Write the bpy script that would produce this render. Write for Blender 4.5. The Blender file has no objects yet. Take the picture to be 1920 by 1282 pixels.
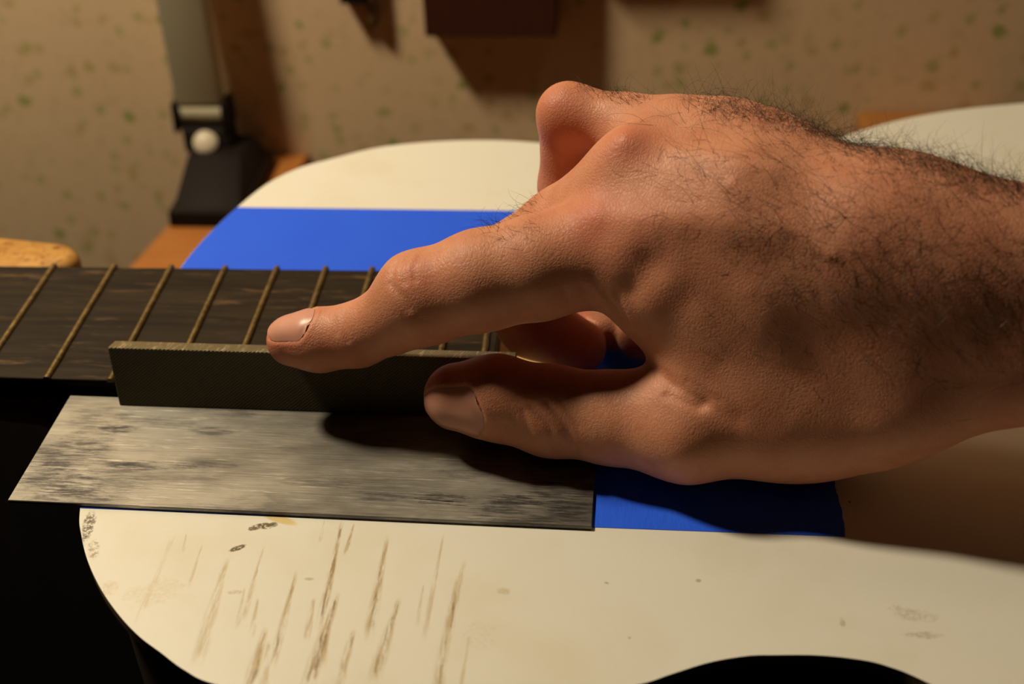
import bpy, bmesh, math, random
import numpy as np
from mathutils import Vector, Matrix
from mathutils.bvhtree import BVHTree
random.seed(7); RNG = np.random.default_rng(7)
S = bpy.context.scene
COL = S.collection
MM = 0.001
# ------------------------------------------------------------------ camera, world, light, exposure
cam_data = bpy.data.cameras.new('camera'); cam = bpy.data.objects.new('camera', cam_data); COL.objects.link(cam)
R_, U_, F_ = Vector((.997,.0724,-.0271)), Vector((-.0205,.5856,.8104)), Vector((-.0745,.8074,-.5853))
m3 = Matrix((R_, U_, -F_)).transposed()
cam.matrix_world = Matrix.Translation((.1445,-.3176,.2299)) @ m3.to_4x4()
cam_data.sensor_width = 36; cam_data.lens = 45; cam_data.clip_start = .01; cam_data.clip_end = 50
cam_data.dof.use_dof = True; cam_data.dof.focus_distance = .338; cam_data.dof.aperture_fstop = 9.5
S.camera = cam
w = bpy.data.worlds.new('world'); S.world = w; w.use_nodes = True
w.node_tree.nodes['Background'].inputs[0].default_value = (1,.78,.55,1)
w.node_tree.nodes['Background'].inputs[1].default_value = .002
LAMP = Vector((-.255,.120,.545))
ld = bpy.data.lights.new('lamp_bulb_light','SPOT'); ld.energy = 16.2; ld.color = (1,.855,.60); ld.shadow_soft_size = .042
ld.spot_size = math.radians(112); ld.spot_blend = .08
lo = bpy.data.objects.new('lamp_bulb_light', ld); COL.objects.link(lo); lo.location = LAMP
l2 = bpy.data.lights.new('wall_fill_light','POINT'); l2.energy = .9; l2.color = (1,.80,.50); l2.shadow_soft_size = .06  # added weak fill to brighten the wall on the right, no fixture
l2o = bpy.data.objects.new('wall_fill_light', l2); COL.objects.link(l2o); l2o.location = (.34,.16,.62)
S.view_settings.view_transform = 'Standard'; S.view_settings.look = 'None'
S.view_settings.exposure = 0; S.view_settings.gamma = 1; S.view_settings.use_curve_mapping = False

# ------------------------------------------------------------------ helpers
def link(name, me, mat=None, parent=None, loc=None):
    o = bpy.data.objects.new(name, me); COL.objects.link(o)
    if me is not None and mat is not None:
        for m in (mat if isinstance(mat, (list,tuple)) else [mat]): me.materials.append(m)
    if loc is not None: o.location = loc
    if parent is not None: o.parent = parent
    return o
def tag(o, label=None, cat=None, group=None, kind=None):
    for k,v in (('label',label),('category',cat),('group',group),('kind',kind)):
        if v: o[k] = v
    return o
def thing(name, label, cat, loc=(0,0,0), group=None):
    return tag(link(name, None, loc=loc), label, cat, group)
def bm_mesh(name, bm, smooth=False, sharp=None):
    bmesh.ops.recalc_face_normals(bm, faces=bm.faces)
    me = bpy.data.meshes.new(name); bm.to_mesh(me); bm.free()
    if smooth:
        me.shade_smooth()
        if sharp: me.set_sharp_from_angle(angle=math.radians(sharp))
    return me
def box(bm, lo, hi, bev=0, seg=2, M=None):
    vs = [bm.verts.new((x,y,z)) for x in (lo[0],hi[0]) for y in (lo[1],hi[1]) for z in (lo[2],hi[2])]
    for f in ((0,1,3,2),(4,6,7,5),(0,4,5,1),(2,3,7,6),(0,2,6,4),(1,5,7,3)): bm.faces.new([vs[i] for i in f])
    if bev:
        es = {e for v in vs for e in v.link_edges}
        vs = list({v for f in bmesh.ops.bevel(bm, geom=list(es), offset=bev, segments=seg, profile=.5, affect='EDGES')['faces'] for v in f.verts} | {v for v in vs if v.is_valid})
    if M is not None: bmesh.ops.transform(bm, matrix=M, verts=vs)
    return vs
def prism(bm, pts, z0, z1, bev=0):
    b = [bm.verts.new((x,y,z0)) for x,y in pts]; t = [bm.verts.new((x,y,z1)) for x,y in pts]
    n = len(pts); top = bm.faces.new(t); bot = bm.faces.new(b[::-1]); sides = []
    for i in range(n): sides.append(bm.faces.new((b[i],b[(i+1)%n],t[(i+1)%n],t[i])))
    if bev: bmesh.ops.bevel(bm, geom=list(top.edges), offset=bev, segments=2, profile=.5, affect='EDGES')
    return sides
def lathe(bm, prof, n=32, M=None):
    rings = []
    for r,z in prof:
        rings.append([bm.verts.new((r*math.cos(2*math.pi*i/n), r*math.sin(2*math.pi*i/n), z)) for i in range(n)])
    for a,b in zip(rings[:-1], rings[1:]):
        for i in range(n): bm.faces.new((a[i],a[(i+1)%n],b[(i+1)%n],b[i]))
    bm.faces.new(rings[0][::-1]); bm.faces.new(rings[-1])
    if M is not None: bmesh.ops.transform(bm, matrix=M, verts=[v for r in rings for v in r])
def frame_to(a, b):
    a, b = Vector(a), Vector(b); q = (b-a).to_track_quat('Z','Y')
    return Matrix.Translation(a) @ q.to_matrix().to_4x4()

class Mat:
    def __init__(s, name, **kw):
        s.m = bpy.data.materials.new(name); s.m.use_nodes = True; s.t = s.m.node_tree
        s.b = s.t.nodes['Principled BSDF']
        s.co = s.t.nodes.new('ShaderNodeTexCoord').outputs['Object']
        for k,v in kw.items(): s.set(k.replace('_',' '), v)
    def set(s, k, v):
        i = s.b.inputs[k]
        if isinstance(v, bpy.types.NodeSocket): s.t.links.new(v, i)
        else: i.default_value = (*v,1) if isinstance(v,(tuple,list)) and len(v)==3 and i.type=='RGBA' else v
    def n(s, typ, ins=None, out=0, **props):
        nd = s.t.nodes.new(typ)
        for k,v in props.items(): setattr(nd, k, v)
        for k,v in (ins or {}).items():
            i = nd.inputs[k]
            if isinstance(v, bpy.types.NodeSocket): s.t.links.new(v, i)
            else: i.default_value = (*v,1) if isinstance(v,(tuple,list)) and len(v)==3 and i.type=='RGBA' else v
        return nd.outputs[out]
    def math(s, op, a, b=0.0, c=0.0, clamp=False): return s.n('ShaderNodeMath', {0:a,1:b,2:c}, operation=op, use_clamp=clamp)
    def map(s, scale=(1,1,1), rot=(0,0,0), loc=(0,0,0), co=None):
        return s.n('ShaderNodeMapping', {'Vector':co or s.co,'Scale':scale,'Rotation':rot,'Location':loc})
    def noise(s, co, scale, detail=3, rough=.55, dist=0.0, out=0):
        return s.n('ShaderNodeTexNoise', {'Vector':co,'Scale':scale,'Detail':detail,'Roughness':rough,'Distortion':dist}, out)
    def ramp(s, f, stops):
        nd = s.t.nodes.new('ShaderNodeValToRGB'); s.t.links.new(f, nd.inputs[0]); e = nd.color_ramp.elements
        for i,(p,c) in enumerate(stops):
            x = e[i] if i < 2 else e.new(p)
            x.position = p; x.color = (*c,1) if len(c)==3 else c
        return nd.outputs[0]
    def sm(s, v, a, b, lo=0.0, hi=1.0):
        return s.n('ShaderNodeMapRange', {0:v,1:a,2:b,3:lo,4:hi}, interpolation_type='SMOOTHSTEP')
    def mix(s, f, a, b, blend='MIX'):
        nd = s.t.nodes.new('ShaderNodeMix'); nd.data_type='RGBA'; nd.blend_type = blend
        for k,v in ((0,f),(6,a),(7,b)):
            i = nd.inputs[k]
            if isinstance(v, bpy.types.NodeSocket): s.t.links.new(v, i)
            else: i.default_value = (*v,1) if isinstance(v,(tuple,list)) and len(v)==3 else v
        return nd.outputs[2]
    def bump(s, h, strength, dist, normal=None):
        ins = {'Height':h,'Strength':strength,'Distance':dist}
        if normal is not None: ins['Normal'] = normal
        return s.n('ShaderNodeBump', ins)
    def sep(s, co=None):
        nd = s.t.nodes.new('ShaderNodeSeparateXYZ'); s.t.links.new(co or s.co, nd.inputs[0]); return nd.outputs

# ------------------------------------------------------------------ materials
def wood(name, c1, c2, scale=60, stretch=(1,14,14), rough=.45, rot=(0,0,0), bump=.15):
    m = Mat(name, Roughness=rough)
    v = m.map(stretch, rot); f = m.noise(v, scale, 5, .6, .6)
    m.set('Base Color', m.ramp(f, [(.3,c1),(.7,c2)])); m.set('Normal', m.bump(f, bump, .0004)); return m.m
M_black = Mat('black_plastic', Base_Color=(.010,.006,.005), Roughness=.6, Specular_IOR_Level=.15).m
M_cream = Mat('cream_plastic', Base_Color=(.50,.44,.29), Roughness=.4).m
M_disc = Mat('white_cap', Base_Color=(.62,.52,.38), Roughness=.4).m
M_orange = wood('orange_pine', (.34,.115,.022), (.46,.17,.035), 40)
M_orange_r = wood('oak_block', (.32,.125,.025), (.42,.17,.04), 40)
M_brown = wood('red_brown_box', (.045,.010,.004), (.075,.016,.006), 50, (14,14,1), .5)
M_stick = wood('stick_wood', (.12,.065,.02), (.17,.095,.035), 60)
M_clamp = None
m = Mat('clamp_wood', Roughness=.35)
v = m.map((8,14,14)); f = m.noise(v, 14, 5, .65, 1.2); g = m.noise(m.map((1,1,1)), 170, 3, .6, 2.5)
c = m.ramp(f, [(.3,(.42,.19,.035)),(.7,(.62,.33,.085))])
m.set('Base Color', m.mix(m.sm(g,.56,.64), c, (.22,.07,.012))); M_clamp = m.m
M_rose = wood('dark_rosewood', (.016,.006,.004), (.034,.012,.007), 40, (1,1,14), .55)
M_mahog = wood('mahogany_neck', (.15,.05,.018), (.20,.07,.026), 40, (1,12,12), .5)
M_spruce = wood('spruce_top', (.62,.42,.17), (.72,.5,.22), 60, (1,20,20), .5)
M_bench = wood('bench_wood', (.10,.045,.016), (.15,.07,.026), 30, (1,12,12), .6)
M_floor = wood('floor_wood', (.007,.004,.003), (.012,.006,.004), 6, (1,10,1), .6)

M_dark = wood('shade_black', (.007,.004,.003), (.012,.006,.004), 10, (10,10,1), .7)
# wallpaper: beige with scattered green and ochre dabs
m = Mat('wallpaper', Roughness=.85)
base = m.mix(m.noise(m.map(), 9, 3), (.83,.585,.345), (.88,.63,.385))
base = m.mix(m.sm(m.noise(m.map(), 160, 3, .7),.5,.75), base, (.76,.53,.31))
def dabs(sc, off, r, thr, col, amt, base):
    co = m.map((sc,sc,sc), loc=off)
    co2 = m.n('ShaderNodeVectorMath', {0:co,1:m.n('ShaderNodeVectorMath',{0:m.noise(co,2.2,3,.6,out=1),3:.55},operation='SCALE')}, operation='ADD')
    nd = m.t.nodes.new('ShaderNodeTexVoronoi'); nd.voronoi_dimensions='3D'; m.t.links.new(co2, nd.inputs['Vector'])
    nd.inputs['Scale'].default_value = 1; nd.inputs['Randomness'].default_value = 1
    sx = m.sep(nd.outputs['Color'])
    on = m.sm(sx[0], thr, thr+.25)
    d = m.sm(nd.outputs['Distance'], r, r*.35)
    return m.mix(m.math('MULTIPLY', m.math('MULTIPLY', d, on), amt), base, col)
base = dabs(92, (3,1,7), .40, .45, (.42,.42,.10), .6, base)
base = dabs(84, (13,5,2), .38, .50, (.50,.34,.06), .5, base)
base = dabs(70, (5,22,9), .34, .60, (.26,.34,.045), .8, base)
m.set('Base Color', base); m.set('Normal', m.bump(m.noise(m.map(),900,3),.25,.0004)); M_wall = m.m

# white painted guard board with worn streaks and glue stains
m = Mat('white_painted_board', Roughness=.42)
X,Y,Z = m.sep()
def pxf(x0, k): return x0, k
noi = m.noise(m.map((1,.10,1), rot=(0,0,.12)), 1000, 4, .7); noi2 = m.noise(m.map(), 900, 4, .75); noi4 = m.noise(m.map(), 330, 4, .7); noi3 = m.noise(m.map((1,.1,1), rot=(0,0,.12)), 1500, 4, .7)
col = m.mix(m.sm(m.noise(m.map(),28,3,.6),.45,.75), (.84,.805,.715), (.80,.75,.625))
tot = None
for (x0,y0,x1,y1,wd,st) in [(0.07708,-0.08051,0.07836,-0.11732,0.0009,1),(0.08037,-0.08135,0.08,-0.09284,0.0005,0.9),(0.08973,-0.08579,0.09023,-0.11999,0.0011,0.95),(0.07248,-0.08022,0.0727,-0.08847,0.00035,0.7),(0.05882,-0.09099,0.05955,-0.11493,0.0006,0.8),(0.06904,-0.09884,0.0695,-0.12888,0.0009,0.9),(0.05058,-0.09511,0.05209,-0.12897,0.0014,0.75),(0.0429,-0.09076,0.04356,-0.10539,0.0004,0.6),(0.03495,-0.08728,0.03411,-0.11782,0.0006,0.45),(0.08062,-0.1054,0.07884,-0.13521,0.0015,1),(0.09579,-0.10641,0.09346,-0.13224,0.0013,0.95),(0.1039,-0.08419,0.1033,-0.11935,0.0006,0.65),(0.1103,-0.09329,0.10756,-0.13376,0.0011,0.8),(0.10921,-0.09877,0.1087,-0.11747,0.001,0.9),(0.06554,-0.11712,0.0658,-0.13662,0.0013,0.95),(0.08655,-0.11692,0.08563,-0.13263,0.0012,0.85),(0.06147,-0.10804,0.06283,-0.12052,0.0006,0.7),(0.10104,-0.10181,0.10121,-0.11539,0.0004,0.6),(0.11369,-0.11723,0.11351,-0.13346,0.0005,0.6),(0.03772,-0.08716,0.03891,-0.09378,0.0004,0.5),(0.0508,-0.10505,0.05203,-0.12185,0.0008,0.6),(0.0751,-0.10739,0.07587,-0.12069,0.0008,0.8),(0.07995,-0.11227,0.08052,-0.12833,0.0012,0.9),(0.0671,-0.12112,0.0694,-0.13643,0.0009,0.8),(0.08968,-0.0877,0.09063,-0.10666,0.0005,0.6),(0.03413,-0.08925,0.03471,-0.10043,0.0005,0.4),(0.08552,-0.12182,0.08604,-0.13485,0.0009,0.7),(0.10838,-0.1254,0.10824,-0.13446,0.0012,0.95),(0.05737,-0.10474,0.05877,-0.11827,0.0005,0.55)]:
    k = (x1-x0)/(y1-y0); L = abs(y1-y0)
    t = m.math('DIVIDE', m.math('SUBTRACT', Y, y0), (y1-y0))
    dx = m.math('ABSOLUTE', m.math('SUBTRACT', m.math('SUBTRACT', X, x0), m.math('MULTIPLY', m.math('SUBTRACT', Y, y0), k)))
    wv = m.math('MULTIPLY_ADD', m.sm(t,0,.8), wd*.9, wd*.75)
    a = m.sm(m.math('DIVIDE', dx, wv), 1.0, .25)
    a = m.math('MULTIPLY', a, m.math('MULTIPLY', m.sm(t,-.03,.12), m.sm(t,1.05,.85)))
    a = m.math('MULTIPLY', a, st); tot = a if tot is None else m.math('MAXIMUM', tot, a)
stk = m.math('MULTIPLY', tot, m.sm(noi,.36,.60)); core = m.sm(m.math('MULTIPLY', tot, noi3), .42,.60)
col = m.mix(m.math('MULTIPLY', stk, .9), col, (.55,.41,.21)); col = m.mix(m.math('MULTIPLY', core, .8), col, (.26,.16,.065))
for (bx,by,rx,ry,rot,c,amt,lo_,hi_) in [(0.0112,-0.08541,0.0018,0.007,0.15,(0.1,0.055,0.015),0.95,0.4,0.56),(0.01556,-0.0939,0.0016,0.005,0.3,(0.35,0.22,0.08),0.8,0.45,0.6),(0.06068,-0.08084,0.006,0.0016,-0.35,(0.74,0.56,0.22),0.9,0.0,0.1),(0.05709,-0.08356,0.004,0.0013,0.25,(0.11,0.06,0.015),0.95,0.36,0.5),(0.05211,-0.09167,0.0024,0.0009,0.5,(0.1,0.055,0.015),0.95,0.34,0.48),(0.05519,-0.08443,0.002,0.001,0.3,(0.13,0.07,0.02),0.9,0.4,0.5),(0.1207,-0.10299,0.0018,0.0013,0,(0.55,0.4,0.17),0.5,0.25,0.6),(0.16767,-0.09746,0.0008,0.0007,0,(0.42,0.36,0.12),0.7,0.0,0.3),(0.14536,-0.09921,0.0009,0.0005,-0.4,(0.4,0.33,0.12),0.7,0.2,0.5),(0.21695,-0.1057,0.006,0.0024,-0.2,(0.36,0.3,0.17),0.45,0.35,0.65),(0.21799,-0.11215,0.005,0.0012,0,(0.36,0.3,0.17),0.5,0.3,0.6),(0.05518,-0.1066,0.0024,0.0008,0.1,(0.55,0.38,0.15),0.55,0.3,0.6),(0.02387,-0.10666,0.003,0.003,0,(0.62,0.42,0.16),0.4,0.35,0.6),(0.03552,-0.10752,0.008,0.005,0.4,(0.66,0.5,0.26),0.35,0.35,0.65),(0.11618,-0.11711,0.005,0.005,0,(0.6,0.46,0.24),0.3,0.4,0.7),(0.20051,-0.10896,0.0008,0.0016,0,(0.4,0.3,0.14),0.5,0.3,0.5),(0.07257,-0.10137,0.0015,0.0006,0,(0.4,0.25,0.08),0.5,0.3,0.5)]:
    co = m.map((1,1,1)); ca,sa = math.cos(rot),math.sin(rot)
    u = m.math('DIVIDE', m.math('ADD', m.math('MULTIPLY', m.math('SUBTRACT',X,bx), ca), m.math('MULTIPLY', m.math('SUBTRACT',Y,by), sa)), rx)
    vv = m.math('DIVIDE', m.math('SUBTRACT', m.math('MULTIPLY', m.math('SUBTRACT',Y,by), ca), m.math('MULTIPLY', m.math('SUBTRACT',X,bx), sa)), ry)
    r2 = m.math('ADD', m.math('MULTIPLY',u,u), m.math('MULTIPLY',vv,vv))
    if lo_ > .1: r2 = m.math('ADD', r2, m.math('MULTIPLY', m.math('SUBTRACT', noi4, .5), 3.0))
    a = m.math('MULTIPLY', m.sm(r2,1.0,.30), m.sm(noi2, lo_, hi_))
    col = m.mix(m.math('MULTIPLY', a, amt), col, c)
# tiny specks
nd = m.t.nodes.new('ShaderNodeTexVoronoi'); nd.inputs['Scale'].default_value = 85; m.t.links.new(m.co, nd.inputs['Vector'])
sp = m.math('MULTIPLY', m.sm(nd.outputs['Distance'],.045,.02), m.sm(m.sep(nd.outputs['Color'])[0],.55,.6))
col = m.mix(m.math('MULTIPLY', sp, .8), col, (.16,.12,.07))
m.set('Base Color', col); m.set('Normal', m.bump(m.math('SUBTRACT', m.noise(m.map(),350,3), m.math('MULTIPLY', stk, 1.2)), .12, .0004)); M_guard = m.m
M_guard_edge = Mat('guard_board_edge', Base_Color=(.20,.12,.06), Roughness=.7).m

m = Mat('blue_masking_tape', Roughness=.6); m.set('Specular IOR Level', .2)
f = m.noise(m.map((1,.25,1)), 900, 3, .65); g = m.noise(m.map(), 60, 3)
c = m.mix(g, (.020,.112,.97), (.026,.135,1.0)); c = m.mix(m.sm(m.noise(m.map((1,.15,1)),1400,2,.7),.58,.8,0,.3), c, (.06,.2,.97))
m.set('Base Color', c); m.set('Normal', m.bump(f, .35, .0003)); M_tape = m.m

m = Mat('fingerboard_ebony', Roughness=.62); m.set('Specular IOR Level', .14)
f = m.noise(m.map((1,16,16)), 16, 6, .62, .4); g = m.noise(m.map((1,9,9), loc=(.3,.1,0)), 36, 5, .7, .3); h = m.noise(m.map((1,26,26)), 60, 4, .7)
c = m.ramp(f, [(.36,(.010,.006,.0035)),(.56,(.026,.016,.008)),(.8,(.042,.025,.012))])
c = m.mix(m.sm(g,.56,.70,0,.8), c, (.15,.085,.038)); c = m.mix(m.sm(h,.5,.7,0,.6), c, (.008,.005,.003))
m.set('Base Color', c); m.set('Normal', m.bump(h, .25, .0003)); M_ebony = m.m

m = Mat('fret_brass', Metallic=.85, Roughness=.42)
f = m.noise(m.map(), 420, 4, .7)
m.set('Base Color', m.ramp(f, [(.35,(.11,.075,.028)),(.65,(.26,.19,.085))])); m.set('Normal', m.bump(m.noise(m.map((1,.2,1)),1400,3), .3, .0003)); M_fret = m.m

# file: dull steel with diagonal cut
m = Mat('file_steel', Metallic=.55, Roughness=.5)
wv = m.n('ShaderNodeTexWave', {'Vector':m.map(rot=(0,math.radians(-52),0)),'Scale':430,'Distortion':.25,'Detail':1,'Detail Scale':60}, 1, bands_direction='X')
f = m.noise(m.map(), 260, 4)
m.set('Base Color', m.mix(m.math('MULTIPLY',wv,.75), m.mix(f,(.14,.115,.065),(.19,.155,.09)), (.05,.04,.022))); m.set('Normal', m.bump(wv, .5, .0003)); M_file = m.m
m = Mat('file_edge_steel', Metallic=.6, Roughness=.45)
wv = m.n('ShaderNodeTexWave', {'Vector':m.map(rot=(0,0,math.radians(20))),'Scale':330,'Distortion':1.5,'Detail':2,'Detail Scale':80}, 1, bands_direction='X')
f = m.noise(m.map((1,.15,1)), 700, 3, .7)
m.set('Base Color', m.mix(m.math('MULTIPLY',wv,.5), m.mix(m.sm(f,.5,.72),(.24,.19,.10),(.62,.5,.30)), (.08,.065,.035))); m.set('Normal', m.bump(wv, .45, .0003)); M_file_edge = m.m

# brushed, stained scraper plate; wide left-end blobs paint in the sheen's falloff
m = Mat('scraper_steel', Metallic=.8)
X,Y,Z = m.sep()
st = m.noise(m.map((1,60,1)), 55, 6, .8); lg = m.noise(m.map((1,2.2,1), loc=(.7,.2,0)), 16, 4, .6); st2 = m.noise(m.map((1,70,1), rot=(0,0,.09), loc=(.2,0,0)), 26, 4, .8); st3 = m.noise(m.map((1,50,1), rot=(0,0,-.12), loc=(.5,.3,0)), 22, 4, .8)
bl = m.noise(m.map((1,2.6,1)), 24, 5, .62, .5)
base = m.mix(m.sm(m.math('MULTIPLY_ADD', lg, .9, m.math('MULTIPLY',st,.75)),.62,1.02), (.13,.119,.104), (.33,.308,.268))
base = m.mix(m.sm(bl,.50,.72,0,.75), base, (.085,.077,.070))
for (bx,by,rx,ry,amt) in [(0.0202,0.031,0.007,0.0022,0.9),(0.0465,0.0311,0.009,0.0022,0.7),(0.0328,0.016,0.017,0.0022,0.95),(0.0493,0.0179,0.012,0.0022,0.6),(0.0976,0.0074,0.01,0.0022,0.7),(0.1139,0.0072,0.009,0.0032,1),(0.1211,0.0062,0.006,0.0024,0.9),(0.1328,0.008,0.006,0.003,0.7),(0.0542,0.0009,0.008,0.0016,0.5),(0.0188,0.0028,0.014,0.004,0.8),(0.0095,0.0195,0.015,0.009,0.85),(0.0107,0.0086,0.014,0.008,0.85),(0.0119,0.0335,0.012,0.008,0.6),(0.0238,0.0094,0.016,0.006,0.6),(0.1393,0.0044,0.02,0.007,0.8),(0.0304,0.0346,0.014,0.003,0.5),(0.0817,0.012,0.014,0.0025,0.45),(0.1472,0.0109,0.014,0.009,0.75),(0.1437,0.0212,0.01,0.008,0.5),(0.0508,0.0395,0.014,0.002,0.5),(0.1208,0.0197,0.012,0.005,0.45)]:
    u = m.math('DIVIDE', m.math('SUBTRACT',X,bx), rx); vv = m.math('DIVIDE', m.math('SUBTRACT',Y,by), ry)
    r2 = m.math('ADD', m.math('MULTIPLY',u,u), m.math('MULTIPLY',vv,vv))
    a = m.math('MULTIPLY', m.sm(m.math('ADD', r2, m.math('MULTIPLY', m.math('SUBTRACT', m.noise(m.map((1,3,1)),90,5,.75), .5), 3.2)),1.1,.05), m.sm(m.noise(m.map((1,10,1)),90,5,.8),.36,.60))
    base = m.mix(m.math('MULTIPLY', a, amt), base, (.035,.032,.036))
scr = m.math('MAXIMUM', m.sm(st2,.60,.67), m.sm(st3,.61,.68))
base = m.mix(m.math('MULTIPLY',m.math('MULTIPLY',scr,m.sm(lg,.35,.62)),.55), base, (.80,.74,.62))
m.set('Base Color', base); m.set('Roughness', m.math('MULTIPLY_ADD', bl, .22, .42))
m.set('Normal', m.bump(m.math('ADD', st, m.math('MULTIPLY', scr, -.8)), .3, .0001)); M_plate = m.m

# skin
m = Mat('skin', Roughness=.44)
at = m.n('ShaderNodeAttribute', {}, 0, attribute_name='flush'); 
mot = m.noise(m.map(), 90, 4, .6); vor = m.t.nodes.new('ShaderNodeTexVoronoi'); vor.inputs['Scale'].default_value = 1150; vor.feature='DISTANCE_TO_EDGE'
wco = m.n('ShaderNodeVectorMath', {0:m.map((1,.55,1)),1:m.n('ShaderNodeVectorMath',{0:m.noise(m.map(),160,2,out=1),3:.004},operation='SCALE')}, operation='ADD')
m.t.links.new(wco, vor.inputs['Vector'])
c = m.mix(m.sm(mot,.35,.7), (.64,.28,.165), (.56,.22,.125)); c = m.mix(m.math('MULTIPLY',at,.75), c, (.60,.16,.095))
m.set('Base Color', c)
cr = m.noise(m.map((1,.25,.5), rot=(0,.3,.25)), 420, 4, .65)
h = m.math('ADD', m.sm(vor.outputs['Distance'],0,.25), m.math('MULTIPLY', cr, .9))
m.set('Normal', m.bump(m.noise(m.map(),2600,2), .08, .0002, m.bump(h, .24, .00026)))
m.set('Subsurface Weight', .35); m.set('Subsurface Radius', (1.0,.35,.18)); m.set('Subsurface Scale', .0028); m.set('Specular IOR Level', .34); m.set('Roughness', m.math('MULTIPLY_ADD', mot, .2, .40)); M_skin = m.m
m = Mat('fingernail', Roughness=.34, Base_Color=(.66,.31,.225)); m.set('Specular IOR Level', .35); m.set('Subsurface Weight', .3); m.set('Subsurface Scale', .002); M_nail = m.m
m = Mat('arm_hair', Roughness=.35, Base_Color=(.028,.014,.007)); M_hair = m.m

# ------------------------------------------------------------------ room
bm = bmesh.new(); box(bm, (-1.6,.308,-.80), (1.8,.41,1.5)); tag(link('wall_back', bm_mesh('wall_back', bm), M_wall), kind='structure')
bm = bmesh.new(); box(bm, (-1.6,-1.6,-.85), (1.8,.41,-.80)); tag(link('floor', bm_mesh('floor', bm), M_floor), kind='structure')

bm = bmesh.new(); box(bm, (-1.6,.296,-.80), (1.8,.308,-.185), .002); tag(link('shade_panel_1', bm_mesh('shade_panel_1', bm), M_dark), kind='structure')  # added near-black panel, stands in for the darkness below the neck

# ------------------------------------------------------------------ workbench
wb = thing('workbench', 'brown wooden workbench under the guitar with a narrow orange leaf towards the wall', 'workbench', (0,0,-.8))
def part(name, bm, mat, parent, smooth=False, sharp=None, label=None):
    me = bm_mesh(name, bm, smooth, sharp); o = link(name, me, mat, parent)
    o.matrix_parent_inverse = Matrix.Translation(-parent.location) if parent.type == 'EMPTY' else Matrix.Translation(-parent.matrix_world.translation)
    if label: o['label'] = label
    return o
bm = bmesh.new(); box(bm, (.030,-.095,-.124), (.420,.280,-.0985), .002); part('tabletop', bm, M_bench, wb)
bm = bmesh.new(); prism(bm, [(-.098,.125),(-.036,.125),(-.0225,.3075),(-.0640,.3075)], -.122, -.0970, .001); part('side_leaf', bm, M_orange, wb)
bm = bmesh.new(); box(bm, (-.085,.15,-.147), (.20,.19,-.122), .001); part('batten', bm, M_bench, wb)
for x in (.05,.36):
    for y in (-.085,.235):
        bm = bmesh.new(); box(bm, (x,y,-.80), (x+.04,y+.04,-.124), .002); part('leg', bm, M_bench, wb)

bm = bmesh.new(); box(bm, (.2715,.19,-.0985), (.345,.3065,-.0675), .0035, 3)
tag(link('wooden_block', bm_mesh('wooden_block', bm, True, 40), M_orange_r), 'orange-brown wooden block with a rounded corner behind the forearm, by the wall', 'block')

# ------------------------------------------------------------------ guitar
def spline(P, n=8):
    P = [np.array(p,float) for p in P]; out = []
    for i in range(len(P)-1):
        p0,p1,p2,p3 = P[max(i-1,0)],P[i],P[i+1],P[min(i+2,len(P)-1)]
        for t in np.arange(n)/n:
            out.append(.5*((2*p1)+(p2-p0)*t+(2*p0-5*p1+4*p2-p3)*t*t+(3*p1-p0-3*p2+p3)*t**3))
    out.append(P[-1]); return out
FAR = [(0,34),(.1,39),(1.6,49.9),(4.6,63.6),(8.7,77.6),(16.1,96.9),(25.6,109.6),(36.5,117.2),(51.7,126.4),(67.8,131.3),(86.5,133.9),(105.5,133.8),(125,130.5),(150,124.5),(172,119.8),(192,119.6),(215,127),(241.7,145.1),(261,156.2),(283.5,164.7),(310,171),(340,177.5),(370,181),(400,178.5),(432,167),(462,143),(481,105),(490,60),(493,0)]
NEAR = [(0,-34),(.3,-45),(2,-60),(7.2,-80.6),(10.3,-88.4),(15.3,-97.7),(22.1,-107.3),(29.5,-115.5),(36.2,-121.5),(42.4,-125.8),(49.4,-130.6),(57.3,-134.2),(75,-137),(100,-137.5),(125,-135),(140,-132.6),(153.2,-129.5),(160.4,-126.3),(168.9,-122.6),(177.5,-120.3),(184,-119.7),(193.1,-119.3),(201.4,-119.9),(208.3,-121.5),(217.4,-126.3),(241,-143),(261,-154),(283,-163),(310,-171),(340,-178),(370,-181),(400,-178),(432,-167),(462,-143),(481,-105),(490,-60),(493,0)]
fs, ns_ = spline(FAR), spline(NEAR)
loop = [tuple(p*MM) for p in fs] + [tuple(p*MM) for p in ns_[::-1][1:]]        # far side out, near side back
def inset(L, d):
    cx, cy = .23, 0; out = []
    n = len(L)
    for i in range(n):
        a, b = np.array(L[i-1]), np.array(L[(i+1)%n]); t = b-a; t /= np.linalg.norm(t)+1e-9
        out.append((L[i][0]+t[1]*d, L[i][1]-t[0]*d))
    return out
XN, YN = .1270, .0322
g = thing('guitar', 'classical guitar with dark streaked fingerboard and brass frets, laid flat on its back', 'guitar', (0,0,-.0985))
body = inset(loop, .0045)
bm = bmesh.new(); prism(bm, body, -.0982, -.0065, .001); part('body', bm, M_rose, g)
bm = bmesh.new(); prism(bm, inset(loop,.0045), -.0065, -.0036); part('soundboard', bm, M_spruce, g)
fx = lambda n: (650*(1-2**(-n/12))-325)*MM
hw = lambda x: (30.5+x/MM*2.5/325)*MM
xe = fx(19)+.0032
bm = bmesh.new()
prism(bm, [(-.325,-hw(-.325)),(xe,-hw(xe)),(xe,hw(xe)),(-.325,hw(-.325))], -.0034, .005, .0004); fb = part('fingerboard', bm, M_ebony, g)
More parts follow.
